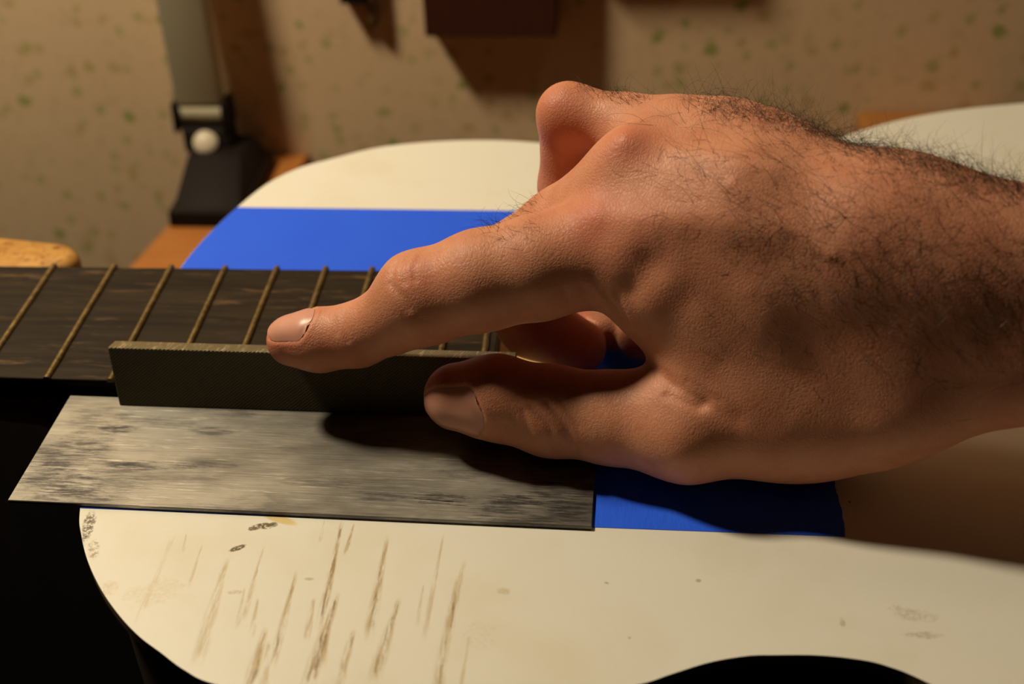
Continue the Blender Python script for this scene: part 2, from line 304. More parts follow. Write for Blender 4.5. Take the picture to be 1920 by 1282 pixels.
# neck: half round shaft with heel and headstock
bm = bmesh.new(); rings = []
for x,d in ((-.345,.012),(-.325,.0165),(-.2,.0175),(-.06,.0185),(-.03,.024),(-.012,.05),(-.002,.085)):
    h_ = hw(x)-.0012; ring = [bm.verts.new((x, h_*math.cos(a)*(1 if x<-.04 else (1-.45*math.sin(a)*(d-.018)/.067)), -.0036-d*math.sin(a)**.8)) for a in np.linspace(0,math.pi,15)]
    rings.append(ring)
for a,b in zip(rings[:-1],rings[1:]):
    for i in range(14): bm.faces.new((a[i],a[i+1],b[i+1],b[i]))
    bm.faces.new((a[0],b[0],b[14],a[14]))
bm.faces.new(rings[0]); bm.faces.new(rings[-1][::-1]); part('neck', bm, M_mahog, g, True, 40)
bm = bmesh.new(); box(bm, (-.53,-.036,-.020), (-.338,.036,-.002), .004, 2, Matrix.Rotation(math.radians(-8),4,'Y') @ Matrix.Translation((0.0,0,-.046))); part('headstock', bm, M_mahog, g)
bm = bmesh.new(); box(bm, (-.3315,-.0262,-.0034), (-.3255,.0262,.0078), .0008); part('nut', bm, M_disc, g, label='ivory-coloured nut')
for n in range(1,20):
    x = fx(n); bm = bmesh.new(); L = hw(x)+.0003+random.uniform(0,.0004)
    prof = [(-.00105,-.0004),(-.00105,.0002),(-.00085,.0007),(-.0004,.00105),(.0004,.00105),(.00085,.0007),(.00105,.0002),(.00105,-.0004)]
    K = 12; secs = []
    for j in range(K+1):
        y = -L+2*L*j/K; jit = random.uniform(-.00008,.00008)
        secs.append([bm.verts.new((x+px_+jit, y, .005+pz+(jit if pz>0 else 0))) for px_,pz in prof])
    for a,b in zip(secs[:-1],secs[1:]):
        for i in range(8): bm.faces.new((a[i],a[(i+1)%8],b[(i+1)%8],b[i]))
    bm.faces.new(secs[0]); bm.faces.new(secs[-1][::-1]); part('fret', bm, M_fret, g, True, 50)

# guard board with a slot for the fingerboard end
bm = bmesh.new()
gl = [(XN,-YN),(XN,YN),(0,YN)] + loop[1:-1] + [(0,-YN)]
sides = prism(bm, gl, -.0034, 0, .00025)
for f in bm.faces:
    f.normal_update()
    if abs(f.normal.z) < .3: f.material_index = 1
bmesh.ops.triangulate(bm, faces=[f for f in bm.faces if len(f.verts) > 4])
gd = link('guard_board', bm_mesh('guard_board', bm), [M_guard, M_guard_edge])
tag(gd, 'cream white guitar-shaped guard board with brown scuffed streaks laid over the guitar top', 'board')

# masking tape strips
def xedge(y, P):
    ys = [p[1] for p in P]; xs = [p[0] for p in P]
    o = np.argsort(np.abs(ys)); return float(np.interp(abs(y)/MM, np.abs(np.array(ys))[o][:60], np.array(xs)[o][:60]))*MM
def strip(name, y0, y1, P, x1, label, x0=None, dy=0):
    bm = bmesh.new(); pts = []
    for t in np.linspace(0,1,26):
        y = y0+(y1-y0)*t; pts.append(((xedge(y,P)+.0002) if x0 is None else x0, y))
    for t in np.linspace(1,0,40):
        y = y0+(y1-y0)*t; pts.append((x1+.0003*math.sin(t*9)+random.uniform(-.00015,.00015), y))
    pts = [(x, y+dy*max(0,x)/.2*(abs(y)-.033)/.047) for x,y in pts]
    prism(bm, pts, .00002, .00016)
    bmesh.ops.triangulate(bm, faces=[f for f in bm.faces if len(f.verts) > 4])
    return tag(link(name, bm_mesh(name, bm), M_tape), label, 'tape', 'blue tape strips around the fingerboard')
farS = [tuple(p) for p in fs[:70]]; nearS = [tuple(p) for p in ns_[:70]]
strip('masking_tape', .0326, .0792, farS, .2055, 'blue masking tape strip on the far side of the fingerboard, in full light')
strip('masking_tape', -.0790, -.0326, nearS, .2050, 'blue masking tape strip partly under the steel scraper plate, half shaded by the hand', dy=-.0018)
strip('masking_tape', -.0324, .0324, nearS, .1990, 'blue masking tape strip in deep shadow beyond the fingerboard end, under the palm', x0=.1278)

# ------------------------------------------------------------------ scraper plate and file
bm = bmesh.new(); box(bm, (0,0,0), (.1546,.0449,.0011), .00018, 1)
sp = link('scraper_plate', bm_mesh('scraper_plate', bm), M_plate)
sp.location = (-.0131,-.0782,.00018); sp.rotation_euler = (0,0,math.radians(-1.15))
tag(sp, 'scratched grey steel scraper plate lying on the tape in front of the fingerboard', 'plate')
bm = bmesh.new(); box(bm, (0,0,0), (.1150,.0058,.0178), .00035, 2)
for v in bm.verts: v.co.x -= .0016*v.co.z/.0178*max(0,1-v.co.x/.03)
for f in bm.faces:
    f.normal_update()
    f.material_index = 1 if abs(f.normal.z) > .5 or abs(f.normal.x) > .5 else 0
fl = link('hand_file', bm_mesh('hand_file', bm), [M_file, M_file_edge])
fl.location = (.0040,-.0375,.00135); fl.rotation_euler = (math.radians(-16),0,math.radians(-.7))
tag(fl, 'short flat steel file standing on edge against the fret ends, held under the fingertip', 'file')

# wooden clamp pad beside the neck
bm = bmesh.new()
pts = [(-.150,.0322),(-.050,.0322)] + [(-.052+.0145*math.sin(a), .0430-.0105*math.cos(a)) for a in np.linspace(.2,math.pi-.3,12)] + [(-.068,.0535),(-.150,.0520)]
prism(bm, pts, -.024, .0012, .0035)
bmesh.ops.triangulate(bm, faces=[f for f in bm.faces if len(f.verts) > 4])
tag(link('wooden_clamp_pad', bm_mesh('wooden_clamp_pad', bm, True, 50), M_clamp), 'golden carved wooden pad with a rounded end beside the far edge of the fingerboard', 'clamp pad')

# ------------------------------------------------------------------ desk lamp
lp = thing('desk_lamp', 'desk lamp with black tapered base and flat cream arm standing by the wall', 'lamp', (-.053,.255,-.0970))
def taper(bm, lo0, hi0, z0, lo1, hi1, z1, bev=0):
    b = [bm.verts.new((x,y,z0)) for x,y in ((lo0[0],lo0[1]),(hi0[0],lo0[1]),(hi0[0],hi0[1]),(lo0[0],hi0[1]))]
    t = [bm.verts.new((x,y,z1)) for x,y in ((lo1[0],lo1[1]),(hi1[0],lo1[1]),(hi1[0],hi1[1]),(lo1[0],hi1[1]))]
    fs_ = [bm.faces.new(b[::-1]), bm.faces.new(t)] + [bm.faces.new((b[i],b[(i+1)%4],t[(i+1)%4],t[i])) for i in range(4)]
    if bev: bmesh.ops.bevel(bm, geom=list({e for f in fs_ for e in f.edges}), offset=bev, segments=2, profile=.5, affect='EDGES')
bm = bmesh.new(); taper(bm, (-.0775,.226),(-.0385,.296), -.0970, (-.0770,.2265),(-.0390,.2955), -.0885, .001)
taper(bm, (-.0755,.229),(-.0400,.292), -.0885, (-.0758,.265),(-.0470,.290), -.0765, .0015); part('base', bm, M_black, lp, True, 35)
bm = bmesh.new(); taper(bm, (-.0790,.272),(-.0540,.290), -.0790, (-.0805,.276),(-.0555,.292), -.0670, .001)
for x0,x1 in ((-.0840,-.0810),(-.0578,-.0546)):
    taper(bm, (x0,.274),(x1,.293), -.0690, (x0,.276),(x1,.292), -.0530, .001)
part('yoke', bm, M_black, lp, True, 35)
bm = bmesh.new(); lathe(bm, [(.0058,0),(.0064,.0006),(.0064,.002),(.0052,.0034),(.002,.0040)], 28, frame_to((-.0675,.2735,-.0740),(-.0665,.267,-.0685))); part('cap', bm, M_disc, lp, True, 40, 'round off-white cap')
bm = bmesh.new(); lathe(bm, [(.0062,0),(.0062,.0222)], 24, frame_to((-.0808,.2840,-.0605),(-.0580,.2840,-.0605))); part('hinge', bm, M_cream, lp, True, 40)
A0, A1 = Vector((-.0700,.2840,-.0560)), Vector((-.0760,.3010,.330))
def bar(bm, a, b, wx, wy, bev):
    d = (b-a).normalized(); xa = Vector((1,0,0)); xa = (xa-d*xa.dot(d)).normalized(); ya = d.cross(xa)
    M = Matrix((xa,ya,d)).transposed().to_4x4(); M.translation = a
    box(bm, (-wx/2,-wy/2,0), (wx/2,wy/2,(b-a).length), bev, 2, M)
bm = bmesh.new(); bar(bm, A0, A1, .0245, .011, .002); part('lower_arm', bm, M_cream, lp, True, 40)
A2 = LAMP + Vector((0,0,.073))
bm = bmesh.new(); bar(bm, A1+Vector((0,0,.004)), A2, .022, .010, .002); part('upper_arm', bm, M_cream, lp, True, 40)
bm = bmesh.new(); prof = [(.014,.085),(.026,.080),(.048,.060),(.066,.030),(.074,.004),(.0725,.004),(.064,.029),(.046,.058),(.025,.077),(.013,.081)]
lathe(bm, prof, 36, Matrix.Translation(LAMP)); part('lamp_shade', bm, M_cream, lp, True, 40)

# ------------------------------------------------------------------ things hung on the wall
bm = bmesh.new(); box(bm, (.0490,.294,-.0237), (.1160,.3078,.120), .001)
tag(link('wall_box', bm_mesh('wall_box', bm), M_brown), 'dark red-brown wooden box hung on the wallpaper above the knuckles', 'box')
bm = bmesh.new(); box(bm, (.118,.292,.027), (.186,.3078,.09), .001)
tag(link('wall_box', bm_mesh('wall_box', bm), M_brown), 'wooden box hung higher on the wall, only its soft shadow in view', 'box')
hk = thing('hanging_tool', 'thin brown wooden stick hanging on the wall left of the dark box', 'tool', (.022,.303,.0))
bm = bmesh.new(); lathe(bm, [(.0012,-.0235),(.0026,-.0225),(.0030,-.019),(.0030,.03)], 14, Matrix.Translation((.0215,.3042,.002))); part('handle', bm, M_stick, hk, True, 50)
bm = bmesh.new(); box(bm, (.006,.299,-.0085), (.0195,.3078,-.0035), .0006); part('bracket', bm, M_black, hk)

# ------------------------------------------------------------------ the hand
def smin(a,b,k):
    h=np.maximum(k-np.abs(a-b),0)/k
    return np.minimum(a,b)-h*h*k*0.25
class Field:
    def __init__(s,lo,hi,st):
        s.lo=np.array(lo,np.float32);s.st=st
        s.n=np.ceil((np.array(hi)-lo)/st).astype(int)+1
        s.ax=[(lo[i]+st*np.arange(s.n[i])).astype(np.float32) for i in range(3)]
    def empty(s): return np.full(s.n,60.0,np.float32)
    def cone(s,D,a,b,k,n=None,sq=1.0):
        a,b=np.array(a,np.float32),np.array(b,np.float32)
        m=max(a[3],b[3])+k+3
        i0=np.maximum(np.floor((np.minimum(a[:3],b[:3])-m-s.lo)/s.st).astype(int),0)
        i1=np.minimum(np.ceil((np.maximum(a[:3],b[:3])+m-s.lo)/s.st).astype(int)+1,s.n)
        if (i1<=i0).any(): return
        X=s.ax[0][i0[0]:i1[0],None,None];Y=s.ax[1][None,i0[1]:i1[1],None];Z=s.ax[2][None,None,i0[2]:i1[2]]
        ba=b[:3]-a[:3];L=float(ba@ba)+1e-9
        px,py,pz=X-a[0],Y-a[1],Z-a[2]
        t=np.clip((px*ba[0]+py*ba[1]+pz*ba[2])/L,0,1)
        vx,vy,vz=px-t*ba[0],py-t*ba[1],pz-t*ba[2]
        if n is not None:
            dn=(vx*n[0]+vy*n[1]+vz*n[2])*(1/sq-1)
            vx,vy,vz=vx+dn*n[0],vy+dn*n[1],vz+dn*n[2]
        d=np.sqrt(vx*vx+vy*vy+vz*vz)-(a[3]+t*(b[3]-a[3]))
        if n is not None: d*=min(1,(1+sq)/2)
        sl=tuple(slice(i0[i],i1[i]) for i in range(3))
        D[sl]=smin(D[sl],d,k)
    def chain(s,D,pts,k,**kw):
        for a,b in zip(pts[:-1],pts[1:]): s.cone(D,a,b,k,**kw)
def surface_nets(D,lo,st):
    ins=D<0
    c=np.zeros(np.array(D.shape)-1,np.int8)
    for dx in (0,1):
        for dy in (0,1):
            for dz in (0,1):
                c+=ins[dx:D.shape[0]-1+dx,dy:D.shape[1]-1+dy,dz:D.shape[2]-1+dz]
    act=(c>0)&(c<8)
    I=np.argwhere(act);vid=np.full(act.shape,-1,np.int64);vid[act]=np.arange(len(I))
    P=np.zeros((len(I),3));W=np.zeros(len(I))
    cor=[(x,y,z) for x in (0,1) for y in (0,1) for z in (0,1)]
    for i,a in enumerate(cor):
        for b in cor[i+1:]:
            if sum(abs(p-q) for p,q in zip(a,b))!=1: continue
            da=D[I[:,0]+a[0],I[:,1]+a[1],I[:,2]+a[2]];db=D[I[:,0]+b[0],I[:,1]+b[1],I[:,2]+b[2]]
            m=(da<0)!=(db<0); t=np.where(m,da/np.where(m,da-db,1),0)[:,None]
            P+=np.where(m[:,None],np.array(a)+t*(np.array(b)-np.array(a)),0);W+=m
    V=(I+P/W[:,None])*st+np.array(lo)
    F=[]
    for ax in range(3):
        u,v=(ax+1)%3,(ax+2)%3
        s0=[slice(None)]*3;s1=[slice(None)]*3
        s0[ax]=slice(0,-1);s1[ax]=slice(1,None)
        ch=ins[tuple(s0)]!=ins[tuple(s1)]
        E=np.argwhere(ch)
        E=E[(E[:,u]>0)&(E[:,v]>0)&(E[:,u]<D.shape[u]-1)&(E[:,v]<D.shape[v]-1)]
        o=np.zeros(3,int);eu=o.copy();eu[u]=1;ev=o.copy();ev[v]=1
        q=np.stack([vid[tuple((E-eu-ev).T)],vid[tuple((E-ev).T)],vid[tuple(E.T)],vid[tuple((E-eu).T)]],1)
        fl=ins[tuple(E.T)]
        q[~fl]=q[~fl][:,::-1]
        F.append(q)
    return V,np.concatenate(F)

SPEC = {'palm': [([[140.6,-34.0,53.7,12.7],[159.0,-38.0,56.1,13.6],[185.6,-44.0,53.2,15.8],[216.6,-48.0,51.7,16.1]],12),([[150.6,-22.0,69.5,11.6],[178.4,-35.0,69.4,13.1],[214.5,-44.0,62.3,14.6]],12),([[161.2,-8.0,72.6,10.5],[174.1,-14.0,73.0,10.3],[186.2,-20.0,70.1,10.7],[216.1,-44.0,68.3,12.4]],12),([[171.8,8.0,61.3,8.7],[193.3,-4.0,56.0,10.8],[219.1,-34.0,60.2,14.0]],12),([[214.7,-44.0,69.1,12.9],[244.6,-50.0,63.3,12.2],[296.4,-50.0,62.3,13.1]],14),([[194.5,-54.0,20.0,14.9],[209.5,-58.0,25.8,14.1],[221.2,-60.0,33.4,12.6],[245.6,-62.0,44.1,12.6],[295.7,-64.0,46.9,13.5]],14),([[217.1,-48.0,48.5,17.9],[247.4,-50.0,49.8,17.3],[298.9,-52.0,51.5,19.2]],14),([[190.7,-45.0,41.0,16.1],[206.3,-46.0,43.7,16.5],[228.4,-50.0,48.5,16.1]],14),([[182.8,-37.0,61.4,13.2],[204.0,-45.0,62.8,14.6],[226.3,-50.0,61.0,14.4],[248.2,-53.0,60.3,14.2]],12),([[161.1,-42.0,43.2,12.4],[183.2,-45.0,34.0,16.3]],12),([[172.6,-49.0,35.0,11.2],[191.4,-54.0,23.8,16.2]],12),([[165.7,-59.0,16.7,13.3],[194.5,-54.0,20.0,14.9]],12)],'index': ([[57.8,-36.5,25.1,7.2],[65.6,-37.0,25.8,8.2],[76.6,-37.5,28.3,8.3],[86.6,-38.0,34.2,8.9],[94.7,-38.5,41.1,12.3],[111.1,-38.5,47.2,12.8],[126.2,-37.0,50.6,13.2],[140.6,-34.0,53.2,12.8]],4,6),'middle': ([[136.1,-15.3,9.5,8.1],[122.8,-13.1,16.0,9.6],[111.7,-13.0,33.8,10.9],[131.2,-17.0,50.9,10.3],[150.6,-22.0,69.5,11.6]],4,6),'ring': ([[144.5,-3.1,9.5,8.6],[137.6,11.4,24.0,8.1],[132.3,9.0,49.0,8.2],[132.4,6.0,73.4,8.1],[149.1,0.0,72.6,8.4],[161.2,-8.0,72.6,9.9]],4,8),'pinky': ([[154.7,-7.9,10.0,8.5],[157.8,12.3,20.0,7.4],[153.3,26.0,39.9,7.4],[152.8,24.0,53.5,7.9],[171.8,8.0,61.3,8.4]],4,8),'thumb': ([[104.4,-48.5,16.3,9.2],[114.9,-49.5,17.0,11.0],[130.0,-51.0,14.0,11.7],[146.4,-54.0,14.7,11.9],[165.7,-59.0,16.7,13.3]],4,8)}
def build_hand(st):
    F = Field((44,-110,-6),(330,56,104),st)
    P = F.empty()
    for ch,k in SPEC['palm']: F.chain(P,ch,k)
    T = P.copy()
    for nm in ('index','middle','ring','pinky','thumb'):
        ch,k,kp = SPEC[nm]; D = F.empty(); F.chain(D,ch,k); T = smin(T,smin(P,D,kp),1.0)
    return surface_nets(T,F.lo,st)
HV, HF = build_hand(.75)
def vnormals(V, F):
    n = np.cross(V[F[:,2]]-V[F[:,0]], V[F[:,3]]-V[F[:,1]]); N = np.zeros_like(V)
    for i in range(4): np.add.at(N, F[:,i], n)
    return N/(np.linalg.norm(N,axis=1)[:,None]+1e-12)
def laplace(V, F, it, lam=.5):
    deg = np.zeros(len(V)); E = np.concatenate([F[:,[0,1]],F[:,[1,2]],F[:,[2,3]],F[:,[3,0]]])
    np.add.at(deg, E[:,0], 1)
    for _ in range(it):
        A = np.zeros_like(V); np.add.at(A, E[:,0], V[E[:,1]])
        V = V+lam*(A/np.maximum(deg,1)[:,None]-V)
    return V
HV = laplace(HV, HF, 4)
HN = vnormals(HV, HF)
def seg_dist(V, P):
    d = np.full(len(V), 1e9)
    for a,b in zip(P[:-1],P[1:]):
        a,b = np.array(a),np.array(b); ba = b-a; t = np.clip(((V-a)@ba)/(ba@ba+1e-9),0,1)
        d = np.minimum(d, np.linalg.norm(V-(a+t[:,None]*ba),axis=1))
    return d
DISP = np.zeros(len(HV))
for P,wd,dep in [([[70.0,-32.4,36.1],[70.5,-37.0,36.8],[70.5,-39.4,36.0],[71.6,-42.3,35.0],[72.5,-44.3,33.4]],0.8,0.24),([[73.7,-35.0,38.3],[74.0,-39.3,37.8],[73.9,-42.0,36.2],[74.8,-44.4,34.3],[75.6,-46.1,32.1]],0.8,0.24),([[76.1,-36.1,39.7],[77.2,-39.4,39.5],[78.2,-42.4,39.0],[79.0,-44.1,37.7],[80.0,-45.9,36.4],[80.8,-46.6,34.3],[81.5,-47.3,32.2]],0.7,0.13),([[90.1,-38.9,54.6],[89.3,-40.5,53.1],[88.7,-43.0,52.3],[89.5,-45.6,51.1],[90.1,-47.8,49.7],[91.8,-49.4,47.9],[93.5,-50.7,46.0]],1.0,0.42),([[93.4,-37.8,55.6],[92.4,-39.6,54.2],[91.7,-42.4,53.5],[92.1,-44.7,52.6],[92.5,-46.6,51.4]],0.9,0.36),([[96.3,-38.0,56.1],[95.6,-40.5,55.0],[94.8,-43.1,54.1],[95.1,-46.6,52.3]],0.9,0.3),([[88.2,-45.5,50.6],[89.8,-47.1,50.0],[91.3,-48.4,49.3],[92.8,-49.4,48.4],[94.2,-50.4,46.9],[95.5,-51.3,45.3],[96.8,-51.7,43.4],[96.0,-51.9,40.2],[94.8,-50.9,36.1]],0.9,0.32),([[100.4,-40.2,57.5],[100.1,-42.6,56.4],[99.8,-44.8,55.2]],0.7,0.14),([[138.3,-49.0,52.3],[139.0,-48.6,49.4],[139.8,-47.7,46.1],[140.6,-45.2,41.6]],0.8,0.4),([[143.0,-49.9,51.4],[144.3,-50.4,49.4],[145.7,-51.3,47.6],[147.0,-51.6,45.2],[148.2,-52.6,43.3]],0.8,0.5),([[140.0,-49.0,56.3],[141.1,-49.4,54.4],[142.3,-49.7,52.4],[143.4,-49.9,50.3],[144.6,-50.3,48.3],[145.7,-51.7,47.0],[146.8,-51.8,45.0],[148.0,-51.9,43.0],[149.1,-52.0,40.9],[150.2,-51.9,38.7],[151.4,-51.6,36.3]],0.8,0.3),([[133.6,-49.9,52.0],[134.3,-49.6,49.1],[134.9,-48.8,45.9],[135.5,-45.7,41.0]],0.7,0.25),([[146.3,-52.0,51.3],[147.2,-52.4,49.4],[148.2,-52.7,47.5],[149.1,-52.8,45.4],[150.1,-52.9,43.4],[151.0,-53.0,41.2],[151.9,-53.9,39.7],[153.0,-53.5,37.3],[154.1,-53.4,35.2],[155.1,-55.0,34.2],[156.2,-55.5,32.6]],0.9,0.3),([[125.0,-60.2,22.3],[126.6,-61.2,21.1],[128.3,-62.2,19.9],[129.9,-63.0,18.5],[130.6,-63.8,16.2],[131.3,-64.0,13.4],[132.0,-63.7,10.2]],0.9,0.45),([[128.7,-59.4,23.5],[130.0,-60.6,22.5],[131.4,-61.6,21.4],[132.7,-62.4,20.2],[134.0,-63.3,18.9],[135.0,-64.1,16.6],[135.9,-64.7,14.2],[136.8,-64.2,10.7]],1.0,0.55),([[122.9,-60.3,21.4],[123.6,-61.3,19.6],[124.3,-62.2,17.7],[125.0,-62.9,15.6],[126.3,-63.1,11.2]],0.8,0.35),([[132.5,-59.0,24.2],[133.8,-60.2,23.0],[135.0,-61.5,21.9],[136.3,-62.6,20.6],[137.5,-63.7,19.4]],0.7,0.25),([[156.2,-56.4,32.9],[157.8,-58.8,33.1],[159.4,-60.6,32.8],[161.0,-62.7,32.8],[162.9,-64.4,32.8],[164.8,-65.4,32.1],[166.6,-66.6,31.7],[168.5,-67.6,31.1]],1.7,0.9),([[168.5,-67.6,31.1],[170.5,-68.4,30.6],[172.4,-69.2,30.1],[174.4,-70.0,29.6],[176.3,-70.8,29.1]],2.5,0.5),([[159.5,-63.9,30.6],[161.4,-65.4,30.8],[163.3,-66.6,30.8],[165.3,-67.5,30.5],[167.2,-68.3,30.1]],1,0.5),([[164.6,-63.4,34.6],[166.1,-64.6,34.3],[167.7,-65.3,33.7],[169.2,-66.4,33.3],[170.8,-67.2,32.8],[172.3,-68.1,32.3]],1.0,0.25),([[142.6,-41.0,68.1],[144.6,-41.7,68.5],[146.5,-43.1,69.3],[148.5,-43.8,69.7],[150.4,-45.0,70.4],[152.4,-45.6,70.6],[154.3,-46.3,71.1],[156.1,-46.8,71.3],[157.9,-47.4,71.7],[159.7,-47.6,71.8],[161.5,-48.2,72.1],[163.3,-48.7,72.4],[165.1,-49.5,72.8],[166.8,-50.0,73.1],[168.6,-51.0,73.3],[170.4,-51.8,73.4],[172.1,-52.7,73.4],[173.9,-53.1,73.2],[175.7,-53.8,73.3],[177.4,-54.4,73.1],[179.2,-54.8,73.0],[181.0,-55.5,73.0],[182.7,-55.8,72.7]],4.5,-0.8),([[173.4,-46.7,81.1],[174.7,-47.9,80.4],[176.1,-49.0,79.8],[177.4,-49.9,79.0],[178.7,-50.9,78.2],[180.1,-51.9,77.5],[181.4,-52.7,76.7],[182.9,-53.4,75.9],[184.3,-54.4,75.4],[185.8,-55.3,74.8],[187.2,-56.3,74.3],[188.7,-57.1,73.6],[190.1,-58.1,73.1],[191.5,-59.1,72.6],[192.9,-60.1,72.0],[194.3,-61.1,71.5],[195.7,-62.1,71.0]],1.6,-0.5),([[148.9,-25.8,82.1],[150.9,-26.4,82.1],[152.9,-26.8,82.0],[154.8,-27.4,81.9],[156.8,-28.3,82.0],[158.8,-29.1,82.1],[160.7,-30.4,82.4],[162.6,-31.5,82.6],[164.4,-33.4,83.3],[166.1,-35.3,83.7],[167.8,-36.6,83.9],[169.4,-38.2,84.2],[171.1,-39.5,84.4],[172.7,-40.4,84.4],[174.4,-41.5,84.5],[176.0,-42.5,84.5],[177.7,-43.1,84.3],[179.4,-43.6,84.1],[181.1,-43.9,83.7],[182.8,-44.4,83.5]],4,-0.6),([[136.7,-21.2,74.9],[135.3,-21.3,72.9],[133.9,-21.1,70.9],[132.6,-21.3,68.9],[130.6,-20.3,66.8],[128.7,-19.3,64.6],[126.8,-19.1,62.9]],1.0,0.3),([[153.9,-53.3,61.7],[153.9,-53.3,61.7]],6,2.2),([[149.5,-53.4,54.7],[149.5,-53.4,54.7]],4,1.2),([[162.4,-57.3,55.2],[162.4,-57.3,55.2]],5,0.8),([[139.9,-38.0,68.3],[139.9,-38.0,68.3]],6,-1.0),([[147.8,-25.5,81.7],[147.8,-25.5,81.7]],5,-1.2),([[165.1,-58.2,52.8],[165.1,-58.2,52.8]],7,-0.8),([[93.6,-42.8,53.8],[93.6,-42.8,53.8]],5,-0.5),([[164.9,-73.5,21.5],[164.9,-73.5,21.5]],8,-0.8)]:
    lo_,hi_ = np.min(P,0)-4*wd, np.max(P,0)+4*wd
    I = np.where(((HV>lo_)&(HV<hi_)).all(1))[0]
    if len(I): DISP[I] -= dep*np.exp(-(seg_dist(HV[I],P)/wd)**2)
FLUSH = np.zeros(len(HV))
for p,rad,amt in [([140.6,-40.3,67.3],9,0.9),([147.8,-26.3,81.7],8,0.8),([55.9,-41.3,29.9],8,0.8),([73.5,-46.7,27.2],7,0.5),([128.9,0.3,79.9],9,0.7),([95.3,-46.0,52.7],8,0.4),([101.1,-50.2,25.2],9,0.6),([151.8,-49.4,66.8],14,0.35)]:
    FLUSH = np.maximum(FLUSH, amt*np.exp(-(np.linalg.norm(HV-np.array(p),axis=1)/rad)**2))
# nails: rays cast inwards onto the fingertip give the bed, the rim is pressed into the skin
bv = BVHTree.FromPolygons(HV.tolist(), HF.tolist())
NAILS = []
for c0, ax, nr, Ln, ang, rr in [([58.79,-36.56,25.19],[-0.994,0.064,-0.089],[0.03,-0.12,0.99],12.0,0.85,6.8),([104.9,-48.55,16.33],[-0.993,0.095,-0.066],[0.06,-0.96,0.14],15.0,0.78,9.2)]:
    c0,ax,nr = Vector(c0),Vector(ax).normalized(),Vector(nr); nr = (nr-ax*nr.dot(ax)).normalized(); sd = ax.cross(nr)
    nu,nv = 14,13; G = []
    for i in range(nu+1):
        u = i/nu; row = []
        for j in range(nv+1):
            v_ = 2*j/nv-1
            wr = 1-.55*max(0,(.22-u)/.22)**2 - .22*max(0,(u-.8)/.2)**2
            a = ang*v_*wr; uu = u-.10*(1-v_*v_)*(u<.5)*(1-2*u)+.06*(1-v_*v_)*(u>.5)*(2*u-1)
            d = nr*math.cos(a)+sd*math.sin(a); o_ = c0+ax*(Ln*(uu-.5))+d*30
            h_,n_,_,_ = bv.ray_cast(o_, -d)
            if h_ is None: h_ = c0+ax*(Ln*(uu-.5))+d*rr
            row.append(h_)
        G.append(row)
    A_ = np.array([[list(p) for p in r] for r in G])
    for _ in range(1):
        B = A_.copy(); B[1:-1,1:-1] = (A_[:-2,1:-1]+A_[2:,1:-1]+A_[1:-1,:-2]+A_[1:-1,2:])/4; A_ = B
    cen = A_.mean((0,1)); 
    NAILS.append((A_, np.array(nr)))
    rim = np.concatenate([A_[0],A_[:,-1],A_[::-1,0]])
    dist = seg_dist(HV, list(A_[0])+list(A_[:,-1])); dist = np.minimum(dist, seg_dist(HV, list(A_[:,0])))
    DISP += -.22*np.exp(-(dist/.6)**2)+.14*np.exp(-((dist-1.2)/.7)**2)
    lo_, hi_ = A_.reshape(-1,3).min(0)-3, A_.reshape(-1,3).max(0)+3
    I = np.where(((HV>lo_)&(HV<hi_)).all(1))[0]; D_ = np.full(len(I), 9.0)
    for q_ in A_[1:,1:-1].reshape(-1,3): D_ = np.minimum(D_, np.linalg.norm(HV[I]-q_,axis=1))
    DISP[I] -= .45*np.clip((1.1-D_)/.5,0,1)
HV2 = HV+HN*DISP[:,None]
me = bpy.data.meshes.new('person'); me.from_pydata((HV2*MM).tolist(), [], HF.tolist()); me.update(); me.shade_smooth()
at = me.attributes.new('flush','FLOAT','POINT'); at.data.foreach_set('value', FLUSH.astype(np.float32))
person = link('person', me, M_skin)
tag(person, 'bare right hand and hairy forearm, index finger pressing the file and thumb against its side', 'person')
for A_, nr in NAILS:
    bm = bmesh.new(); nu,nv = A_.shape[0],A_.shape[1]; N = np.zeros_like(A_)
    du = np.gradient(A_,axis=0); dv = np.gradient(A_,axis=1); N = np.cross(du,dv); N /= np.linalg.norm(N,axis=2)[:,:,None]+1e-9
    if (N.mean((0,1))@nr) < 0: N = -N
    u = np.linspace(0,1,nu)[:,None]; vv = np.abs(np.linspace(-1,1,nv))[None,:]
    hgt = .34*np.minimum(1,(1-vv)*3.5)*np.minimum(1,u*5)-.14 + .10*np.maximum(0,u-.8)*5
    T_ = (A_+N*hgt[:,:,None])*MM; B_ = (A_-N*.5)*MM
    tv = [[bm.verts.new(p) for p in r] for r in T_]; bvv = [[bm.verts.new(p) for p in r] for r in B_]
    for i in range(nu-1):
        for j in range(nv-1):
            bm.faces.new((tv[i][j],tv[i+1][j],tv[i+1][j+1],tv[i][j+1])); bm.faces.new((bvv[i][j],bvv[i][j+1],bvv[i+1][j+1],bvv[i+1][j]))
    for i in range(nu-1):
        for j in (0,nv-1): bm.faces.new((tv[i][j],tv[i+1][j],bvv[i+1][j],bvv[i][j]))
    for j in range(nv-1):
        for i in (0,nu-1): bm.faces.new((tv[i][j],tv[i][j+1],bvv[i][j+1],bvv[i][j]))
    link('fingernail', bm_mesh('fingernail', bm, True, 60), M_nail, person)
